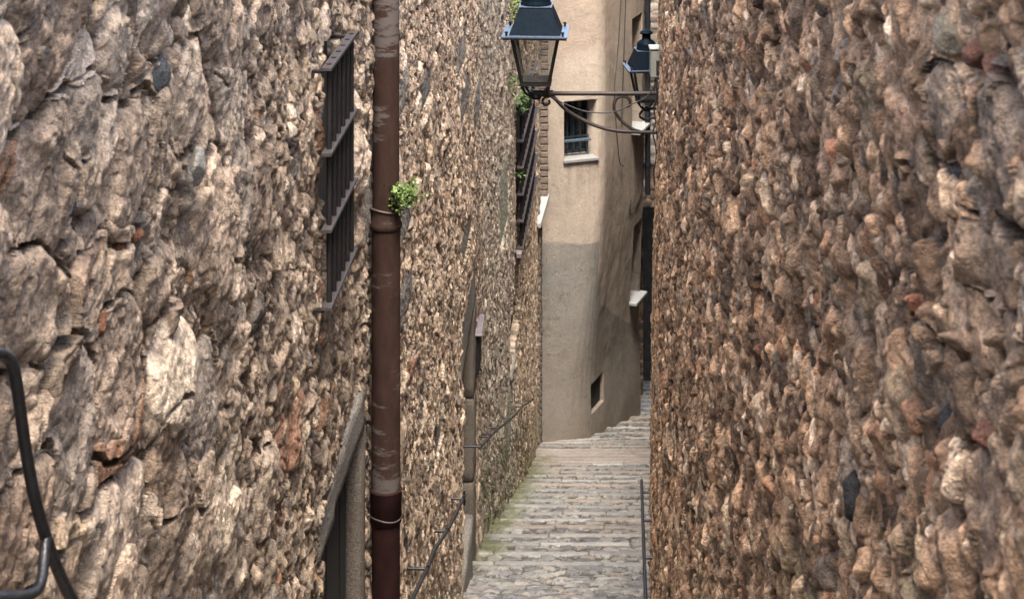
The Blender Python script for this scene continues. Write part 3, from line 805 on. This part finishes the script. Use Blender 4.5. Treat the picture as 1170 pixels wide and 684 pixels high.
window(w1, (.02, .05, M_sillgrey), 'bars', 'barred window with grey sill in the front of the tan house')
window(wA, (.04, .16, M_sill), '', 'upper window beside the black downpipe')
window(wB, (.04, .11, M_sill), '', 'lower side window with projecting pale sill')
vm = MB(); fbox(vm, wV, wV[0], wV[1], wV[2], wV[3], -.056, -.04); vm.build('vent_shade_panel', M_shade, ph, label='near-black panel painted as the shade of a small slanting cellar opening near the ground')  # near-black panel in place of the shade of a deep interior

# thin cables running down the plaster
cb = MB()
def fpt(px, py, out=.02):
    z = zf(px, py, -7.); s_, y = s_of(px, z); p, t_, n_ = fbasis(s_, z); return p + n_*out
for pts in ([(709, -10), (706, 40), (704, 66), (701, 108), (706, 180), (711, 190)], [(714, -10), (712, 55), (710, 110), (709, 145)]):
    cb.tube(smooth_pts([fpt(*p) for p in pts], 5), .007, 5)
tag(cb.build('cable', M_cable), 'two thin dark cables hanging down the tan plaster front', 'cable')
cb = MB(); cb.tube(smooth_pts([fpt(*p) for p in [(734, 186), (732, 215), (727, 232), (722, 238), (718, 240), (720, 228)]], 5), .008, 5)
tag(cb.build('cable', M_cable), 'short loose cable end curling on the side plaster above the lower window', 'cable')

# ------------------------------------------------------------------ HOUSE WITH BRICK PIER beyond the left wall
bh = empty('brick_edged_house', (.4, 28, -12), 'narrow stone house with brick edge between the rubble wall and the tan house', 'house')
def seg():
    ys = np.linspace(27.15, 28.15, 60); Z = np.linspace(-2.6, -12.6, 700)[None]*np.ones((60, 1)); Y = np.repeat(ys[:, None], 700, 1)
    s1 = stones(Y, Z, .12, .7, .9, 14, .035); s2 = stones(Y, Z, .05, .8, .9, 15, .02)
    H = np.maximum(np.maximum(s1[0], s2[0]), 0); col = palette((np.where(s1[0] > s2[0], s1[1], s2[1])*7.3) % 1, BEIGE, W_L)
    X = np.interp(ys, [27.15, 28.15], [.405, .43])[:, None] + H
    P = np.stack([X, Y, Z], -1); grid_mesh('wall', P, col*.6, M_rubble, bh, thick=np.zeros(P.shape)+np.array((-.7, 0, 0)))
seg()
def brick_pier():
    m = MB(); m2 = MB(); z = -12.5; k = 0
    core = MB(); core.box((.10, 28.36, -7.7), (.70, .32, 10)); core.build('pier_core', M_mortar, bh)
    zs = -(226+340)*28.2/F
    while z < -2.7:
        wide = .115 if z > zs else .02
        h = random.uniform(.075, .095)
        x1 = .46 + wide + random.uniform(-.008, .008)
        (m if z > zs else m2).box((x1-.10, 28.31, z+h/2), (.22, .26+random.uniform(-.01, .01), h), None, .008)
        z += h + .022; k += 1
    m2.build('lower_pier', M_door_stone, bh, label='grey weathered lower courses')
    m.build('brick_pier', M_brick, bh, label='column of old bricks at the house corner')
    if True:
        core2 = MB(); core2.box((.50, 28.34, (zs-2.7)/2), (.12, .28, -2.7-zs)); core2.build('pier_core', M_mortar, bh)
brick_pier()
m = MB(); zt = -(228+340)*28.0/F
m.poly([Vector(p) for p in ((.25, 26.7, zt-.06), (.44, 26.7, zt-.06), (.605, 28.3, zt-.06), (.25, 28.3, zt-.06), (.25, 26.7, zt), (.44, 26.7, zt), (.605, 28.3, zt), (.25, 28.3, zt))], [(3,2,1,0),(4,5,6,7),(0,1,5,4),(1,2,6,5),(2,3,7,6),(3,0,4,7)]); m.build('sill', M_sill, bh, label='pale projecting window sill')

# ------------------------------------------------------------------ FAR DARK HOUSE round the bend
fh = empty('far_stone_house', (2.9, 34, -13.3), 'dark stone house with a shadowed passage at the far right of the lane', 'house')
def farhouse():
    def slab(x0, x1, z0, z1, y, seed, nm, lab, cols, th):
        nx_ = max(6, int((x1-x0)/.012)); nz = int((z1-z0)/.02)
        X = np.repeat(np.linspace(x0, x1, nx_)[:, None], nz, 1); Z = np.linspace(z0, z1, nz)[None]*np.ones((nx_, 1))
        s1 = stones(X, Z, .22, .6, .95, seed, .05, pw=3.5, ang=.3); s2 = stones(X, Z, .07, .7, .9, seed+1, .02)
        H = np.maximum(np.maximum(s1[0], s2[0]), 0)
        col = palette((np.where(s1[0] > s2[0], s1[1], s2[1])*7.3) % 1, cols, W_R)
        P = np.stack([X, y-H, Z], -1); o = grid_mesh(nm, P, col*.62, M_rubble, fh, thick=np.zeros(P.shape)+np.array((0, th, 0)))
        if lab: o['label'] = lab
    slab(2.2, 2.62, -14.4, -9.85, 35.0, 40, 'wall', None, BROWN, .5)
    slab(2.2, 4.6, -9.8, -9.0, 34.0, 42, 'wall', None, BROWN, 3.0)
    slab(2.2, 4.6, -8.95, -3.6, 33.9, 44, 'wall', 'pale stone upper wall', BEIGE, 3.0)
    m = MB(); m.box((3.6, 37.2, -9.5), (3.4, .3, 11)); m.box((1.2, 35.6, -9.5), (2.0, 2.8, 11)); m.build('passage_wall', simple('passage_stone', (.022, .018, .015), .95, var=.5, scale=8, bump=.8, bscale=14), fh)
farhouse()
# black downpipe at the plaster house corner
dp = MB(); dp.lathe((2.47, 31.85, 0), [(.052, -8.95), (.052, -5.0), (.052, -3.5)], 16)
dpo = dp.build('downpipe', M_zinc, None, True); tag(dpo, 'black downpipe at the far corner behind the second lantern', 'pipe')
for z in (-8.4, -6.4, -4.6):
    m = MB(); m.lathe((2.47, 31.85, 0), [(.064, z-.03), (.064, z+.03)], 16); m.build('collar', M_zinc, dpo, True)

# ------------------------------------------------------------------ BROWN DRAINPIPE
Yp = yL(441, .085); PX = float(XL(Yp)) + .085
pr = .0595
dpo = empty('drainpipe', (PX, Yp, float(G(Yp))), 'brown painted iron drainpipe fixed up the left rubble wall', 'pipe')
def zp(py): return -(py+340)*Yp/F
m = MB(); m.lathe((PX, Yp, 0), [(pr*.93, zp(245)), (pr*.93, -.2)], 32); m.build('upper_pipe', M_pipe, dpo, True)
m = MB(); m.lathe((PX, Yp, 0), [(pr, zp(560)), (pr, zp(256))], 32); m.build('middle_pipe', M_pipe, dpo, True)
m = MB(); m.lathe((PX, Yp, 0), [(pr*.98, float(G(Yp))+.02), (pr*.98, zp(590))], 32); lp = m.build('lower_pipe', simple('pipe_dark_red', (.016, .0065, .0055), .8, spec=.08, var=.3, scale=20, bump=.15), dpo, True, label='lower length of darker red brown')
m = MB(); m.lathe((PX, Yp, 0), [(pr*1.0, zp(262)), (pr*1.12, zp(259)), (pr*1.12, zp(254)), (pr*1.02, zp(252)), (pr*1.02, zp(238)), (pr*.98, zp(236))], 32); m.build('joint_collar', M_pipe, dpo, True)
m = MB(); m.lathe((PX, Yp, 0), [(pr*.98, zp(596)), (pr*1.1, zp(594)), (pr*1.1, zp(560)), (pr*1.14, zp(558)), (pr*1.02, zp(556.5))], 32); m.build('joint_collar', lp.data.materials[0], dpo, True)
for py in (238, 588):
    m = MB(); ring = [Vector((PX+pr*1.06*math.cos(a), Yp+pr*1.06*math.sin(a), zp(py)+.006*math.sin(a*2))) for a in np.linspace(0, 2*math.pi, 30)]
    m.tube(ring, .0045, 6); m.tube([(PX-pr, Yp, zp(py)), (PX-pr-.09, Yp+.0, zp(py))], .007, 6); m.build('clamp', M_clamp, dpo, True)

# ------------------------------------------------------------------ LANTERNS
def lantern(parent, c, rz, s=1.0):
    """c: point at the base centre of the glass body (bottom)"""
    c = Vector(c)
    hb = .37*s; ab = .105*s; at_ = .178*s
    fr = MB(); Mx = Matrix.Translation(c) @ Matrix.Rotation(rz, 4, 'Z')
    for x, y in ((-1,-1),(1,-1),(1,1),(-1,1)):
        p0 = Mx @ Vector((x*ab, y*ab, 0)); p1 = Mx @ Vector((x*at_, y*at_, hb)); fr.tube([p0, p1], .018*s, 4)
    fr.frustum(c, ab+.014*s, ab+.014*s, .022*s, rz, z0=-.022*s)
    # upper ring of the frame
    for a_ in range(4):
        q0 = Mx @ (Matrix.Rotation(a_*math.pi/2, 4, 'Z') @ Vector((-at_, -at_, hb-.010*s))); q1 = Mx @ (Matrix.Rotation(a_*math.pi/2, 4, 'Z') @ Vector((at_, -at_, hb-.010*s)))
        fr.tube([q0, q1], .010*s, 4)
    frame = fr.build('frame', M_lampdark, parent)
    gl = MB(); gl.frustum(c, ab-.004*s, at_-.006*s, hb-.02*s, rz, cap=False, z0=.008*s); gl.build('glass', M_glass, frame)
    tr = MB(); tr.frustum(c, ab-.012*s, ab-.006*s, .014*s, rz, z0=.004*s); tr.build('lamp_tray', M_sillgrey, frame)
    sl_ = MB(); sl_.lathe(c+Vector((0, 0, .0)), [(.022*s, .018*s), (.022*s, .05*s), (.012*s, .055*s)], 12); sl_.build('lamp_holder', M_box, frame)
    rm = MB(); rm.frustum(c, .252*s, .252*s, .010*s, rz, z0=hb+.002*s); rim = rm.build('rim_plate', M_lampflat, parent)
    for x, y in ((-1,-1),(1,-1),(1,1),(-1,1)):
        b = MB(); p = Mx @ Vector((x*.215*s, y*.215*s, hb+.012*s)); b.lathe(p, [(.009*s, 0), (.009*s, .02*s), (.014*s, .021*s), (.012*s, .034*s)], 8); b.build('bolt', M_lampdark, rim)
    un = MB(); un.frustum(c, .246*s, .246*s, .014*s, rz, z0=hb-.013*s); un.build('rim_edge', M_lampdark, rim)
    rf = MB(); rf.frustum(c, .198*s, .122*s, .20*s, rz, cap=True, z0=hb+.013*s); roof = rf.build('roof', M_lamp, parent)
    tp = MB(); tp.frustum(c, .128*s, .128*s, .006*s, rz, z0=hb+.2135*s); tp.build('roof_plate', M_lampflat, roof)
    ch = MB(); z = hb+.22*s
    ch.lathe(c, [(.118*s, z), (.122*s, z+.012*s), (.112*s, z+.022*s), (.115*s, z+.05*s), (.11*s, z+.075*s), (.085*s, z+.10*s), (.055*s, z+.115*s), (.05*s, z+.17*s), (.075*s, z+.185*s), (.08*s, z+.20*s), (.045*s, z+.225*s), (.01*s, z+.235*s)], 28)
    ch.build('chimney', M_lamp, parent, True)
    # curved feet down to the hub
    ft = MB()
    for a_ in range(4):
        mt = Mx @ Matrix.Rotation(a_*math.pi/2+math.pi/4, 4, 'Z')
        ft.tube(smooth_pts([mt @ Vector(p) for p in ((ab*1.35, 0, -.015*s), (ab*1.25, 0, -.05*s), (ab*.95, 0, -.09*s), (ab*.5, 0, -.112*s), (.0, 0, -.115*s))], 4), .011*s, 6)
        ft.lathe(mt @ Vector((ab*1.42, 0, -.02*s)), [(.004*s, -.03*s), (.012*s, -.018*s), (.004*s, -.002*s)], 8)
    ft.lathe(c, [(.03*s, -.145*s), (.042*s, -.135*s), (.042*s, -.115*s), (.02*s, -.10*s), (.02*s, -.085*s)], 14)
    ft.build('hub', M_lampdark, parent, True)
YL1 = 13.3
base1 = at(612.5, 92, YL1)
lan = empty('wall_lantern', at(755, 107, YL1), 'large blue black four sided street lantern on a long scrolled wall bracket', 'street lamp')
lantern(lan, base1, R(-4), .98)
armz = at(0, 107, YL1).z; xe = float(XR(YL1))+.06
m = MB(); m.tube([(base1.x-.06, YL1, armz), (base1.x+.12, YL1, armz), (xe, YL1, armz)], .0165, 10)
m.tube([(base1.x-.02, YL1, armz), (base1.x+.13, YL1, armz)], .026, 10); arm = m.build('arm', M_arm, lan, True)
sc1 = MB(); A = lambda px, py: at(px, py, YL1)
sc1.tube(smooth_pts([A(*p) for p in ((622, 108), (632, 111), (645, 124), (662, 135), (683, 144.5), (705, 149.5), (730, 151), (757, 151.5))], 5), .0145, 8)
sc1.build('brace', M_arm, arm, True)
sc1 = MB(); sc1.tube(smooth_pts([A(*p) for p in ((716, 122), (720, 119), (718.5, 113), (712, 110), (705, 112.5), (701.5, 120), (703.5, 129), (711, 139), (722, 147), (734, 151), (744, 152))], 5), .012, 8); sc1.build('scroll', M_arm, arm, True)
sc1 = MB(); sc1.tube(smooth_pts([A(*p) for p in ((630, 110), (622, 112), (620, 117), (623, 120.5), (628, 118), (627, 114.5))], 5), .009, 8); sc1.build('scroll', M_arm, arm, True)
m = MB(); m.box((xe-.01, YL1, armz-.14), (.02, .07, .42), None, .004); m.build('wall_plate', M_arm, lan)
cb = MB(); cb.tube(smooth_pts([A(*p) + Vector((0, -.03, 0)) for p in ((628, 109), (648, 119), (672, 127), (700, 127), (722, 118), (738, 110), (746, 100), (752, 88))], 5), .005, 6); cb.build('feed_cable', M_cable, lan, True)

YL2 = 23.3
base2 = at(738.5, 113, YL2)
lan2 = empty('wall_lantern', at(752, 125, YL2), 'smaller looking distant lantern half hidden behind the grey box', 'street lamp')
lantern(lan2, base2, R(6), 1.12)
m = MB(); z2 = base2.z-.13; x2 = float(XR(YL2))+.05
m.tube([(base2.x, YL2, z2), (x2, YL2, z2)], .02, 8)
m.tube(smooth_pts([(base2.x-.05, YL2, z2-.02), (base2.x-.09, YL2, z2-.10), (base2.x, YL2, z2-.15), (base2.x+.12, YL2, z2-.13), (x2, YL2, z2-.3)], 5), .016, 8); m.build('arm', M_lampdark, lan2, True)
# grey junction box and its cables
bx_ = empty('junction_box', at(752, 72, 12.7), 'small grey electrical box on the right wall beside the lantern arm', 'electrical box')
c = at(749.5, 72, 12.0)
m = MB(); m.box(c, (.08, .12, .185), None, .008); m.build('case', M_box, bx_)
m = MB(); m.box(c+Vector((0, 0, .107)), (.095, .13, .014), None, .004); m.build('lid', simple('box_lid', (.30, .31, .28), .5), bx_)
m = MB(); m.box(c+Vector((.012, -.064, -.02)), (.03, .012, .1), None, .003); m.build('catch', M_cable, bx_)
cb = MB()
cb.tube(smooth_pts([at(px, py, 12.6) for px, py in ((751, 88), (750, 110), (747.5, 125), (749, 140), (746, 152), (749, 166), (750, 180), (747, 196), (748, 212))], 5), .006, 6)
cb.tube(smooth_pts([at(px, py, 12.65) for px, py in ((754, 87), (752, 104), (751, 118), (753, 134), (750.5, 150), (752, 165))], 5), .005, 6)
tag(cb.build('cable', M_cable), 'thin cables dangling below the grey electrical box along the right wall', 'cable')

# faded metal flap box by the doorway
Yb = yL(551, .06)
mb_ = empty('wall_box', wp(Yb, -5.3, .05), 'narrow dark metal box with a faded pinkish lid beside the further doorway', 'box')
zt = -(368+340)*Yb/F; zb_ = -(410+340)*Yb/F
m = MB(); wbox(m, Yb-.2, Yb+.2, zb_-.05, zt-.03, .0, .045, bev=.005); m.build('case', M_iron, mb_)
m = MB(); wbox(m, Yb-.24, Yb+.24, zt-.03, zt-.015, -.02, .07, bev=.004); m.build('lid', M_lavender, mb_)

# ------------------------------------------------------------------ HANDRAILS
def rail_left(pts, pins, r, label, cap=None):
    P = []
    for px, py in pts:
        y = yL(px, .11); P.append(Vector((float(XL(y))+.11, y, -(py+340)*y/F)))
    o = empty('handrail', P[0], label, 'handrail', 'handrails')
    m = MB(); m.tube(P, r, 8); m.build('rail', M_rail, o, True)
    if cap:
        m = MB(); m.box(P[-1] + Vector((0, 0, -.01)), (.014, .02, .10), None, .003); m.build('end_plate', M_rail, o)
    for px in pins:
        py = np.interp(px, [p[0] for p in pts], [p[1] for p in pts]); y = yL(px, .11); z = -(py+340)*y/F
        m = MB(); m.tube([wp(y, z, -.02), wp(y, z, .118)], r*.75, 6); m.tube([wp(y, z, .112), wp(y, z+.02, .112)], r*.7, 6); m.build('pin', M_rail, o, True)
rail_left([(448, 735), (460, 708), (472, 682), (488, 649), (496, 628), (511, 606), (522, 584), (530.5, 566)], [488, 511, 529], .011, 'thin black handrail on pins between the drainpipe and the further doorway', True)
rail_left([(548, 512), (559, 499.5), (570, 489), (587, 475.5), (598, 463), (610, 456)], [550, 560, 571, 585, 597, 608], .010, 'distant thin handrail low on the mossy left wall')
# right handrail
PR = []
for px, py, y in ((733, 548, 11.4), (734.5, 594, 10.2), (736, 637, 9.3), (738, 690, 8.35), (739, 760, 7.3)):
    x = (px-585)/F*y; PR.append(Vector((x, y, -(py+340)*y/F)))
o = empty('handrail', PR[0], 'thin upright looking black handrail along the foot of the right wall', 'handrail', 'handrails')
m = MB(); m.tube(PR, .0095, 8); m.build('rail', M_rail, o, True)
for p, y in ((PR[0]+Vector((0, -.1, 0)), 11.3), (PR[1], 10.2), (PR[2], 9.3), (PR[3], 8.35)):
    z = p.z - (.035 if y > 11 else 0); m = MB(); m.tube([(p.x, y, z), (float(XR(y))+.03, y, z)], .007, 6); m.build('pin', M_rail, o, True)
# near handrail with its bent end
K = lambda px, py, y: at(px, py, y)
near = empty('handrail', K(40, 500, 2.7), 'thick blurred black handrail end bending down in the near left corner', 'handrail', 'handrails')
m = MB(); m.tube(smooth_pts([K(-60, 400, 2.5), K(-14, 403, 2.55), K(4, 406, 2.6), K(14, 416, 2.62), K(20, 445, 2.64), K(29, 510, 2.68), K(39, 565, 2.71), K(52, 612, 2.75), K(68, 655, 2.8), K(86, 690, 2.86), K(125, 745, 3.0), K(190, 840, 3.3), K(260, 960, 3.7)], 6), .0095, 10); m.build('rail', M_rail, near, True)
m = MB(); m.tube(smooth_pts([K(-60, 681, 2.60), K(-10, 681, 2.63), K(26, 680, 2.66), K(42, 674, 2.68), K(48, 660, 2.70), K(50.5, 635, 2.73), K(53, 612, 2.75)], 6), .0088, 10); m.build('bracket', M_rail, near, True)

# ------------------------------------------------------------------ PLANTS
def plant(name, c, n, size, leafr, mat, label, parent_stems=6, droop=0, seed=1):
    rn = random.Random(seed); c = Vector(c)
    root = empty(name, c, label, 'plant', 'wild plants rooted in the wall')
    st_ = MB(); lf = MB()
    for k in range(parent_stems):
        a = rn.uniform(0, 6.28); e = rn.uniform(.1, 1.2)
        dirn = Vector((math.cos(a)*math.cos(e)*.8+.35, math.sin(a)*math.cos(e), math.sin(e)-droop)).normalized()
        L_ = size*rn.uniform(.5, 1.0); pts = [c, c+dirn*L_*.5+Vector((0, 0, -.04*size)), c+dirn*L_+Vector((0, 0, -.12*size))]
        pts = smooth_pts(pts, 4); st_.tube(pts, .0022, 4)
        for q in range(int(n/parent_stems)):
            t_ = rn.uniform(.25, 1); p = pts[int(t_*(len(pts)-1))] + Vector((rn.gauss(0, 1), rn.gauss(0, 1), rn.gauss(0, 1)))*size*.13
            a1 = Vector((rn.uniform(-1, 1), rn.uniform(-1, 1), rn.uniform(-.2, .9))).normalized(); b1 = a1.cross(Vector((rn.uniform(-1, 1), rn.uniform(-1, 1), 1))).normalized()
            r = leafr*rn.uniform(.6, 1.3); cc = a1.cross(b1)*r*.15
            lf.poly([p, p+a1*r*.6+b1*r*.5+cc, p+a1*r*1.5+b1*r*.25, p+a1*r*1.9, p+a1*r*1.5-b1*r*.3, p+a1*r*.6-b1*r*.5+cc], [(0, 1, 2, 3, 4, 5)])
    st_.build('stems', M_stem, root); lf.build('leaves', mat, root)
    return root
plant('wall_plant', (PX+.05, Yp-.03, zp(232)), 420, .145, .013, M_leaf, 'bright green seedling sprouting beside the brown drainpipe joint', 9, seed=3)
y_ = yL(588, .02); plant('wall_plant', wp(y_, -(126+340)*y_/F, .03), 260, .30, .028, M_leafd, 'round green plant growing on the wall directly under the large lantern', 9, seed=4)
y_ = yL(583, .02); plant('wall_plant', wp(y_, -(85+340)*y_/F, .02), 130, .40, .026, M_leafd, 'small green tuft on the wall between lantern rim and hanging plant', 6, .9, seed=5)
y_ = yL(583, .02); plant('wall_plant', wp(y_, -(12+340)*y_/F, .03), 150, .32, .026, M_leaf, 'yellow green tuft at the top edge left of the lantern roof', 6, .5, seed=6)
y_ = yL(586, .02); plant('wall_plant', wp(19.6, -5.3, .03), 30, .16, .02, M_leafd, 'few tiny leaves on the wall beside the far grille', 4, .5, seed=8)
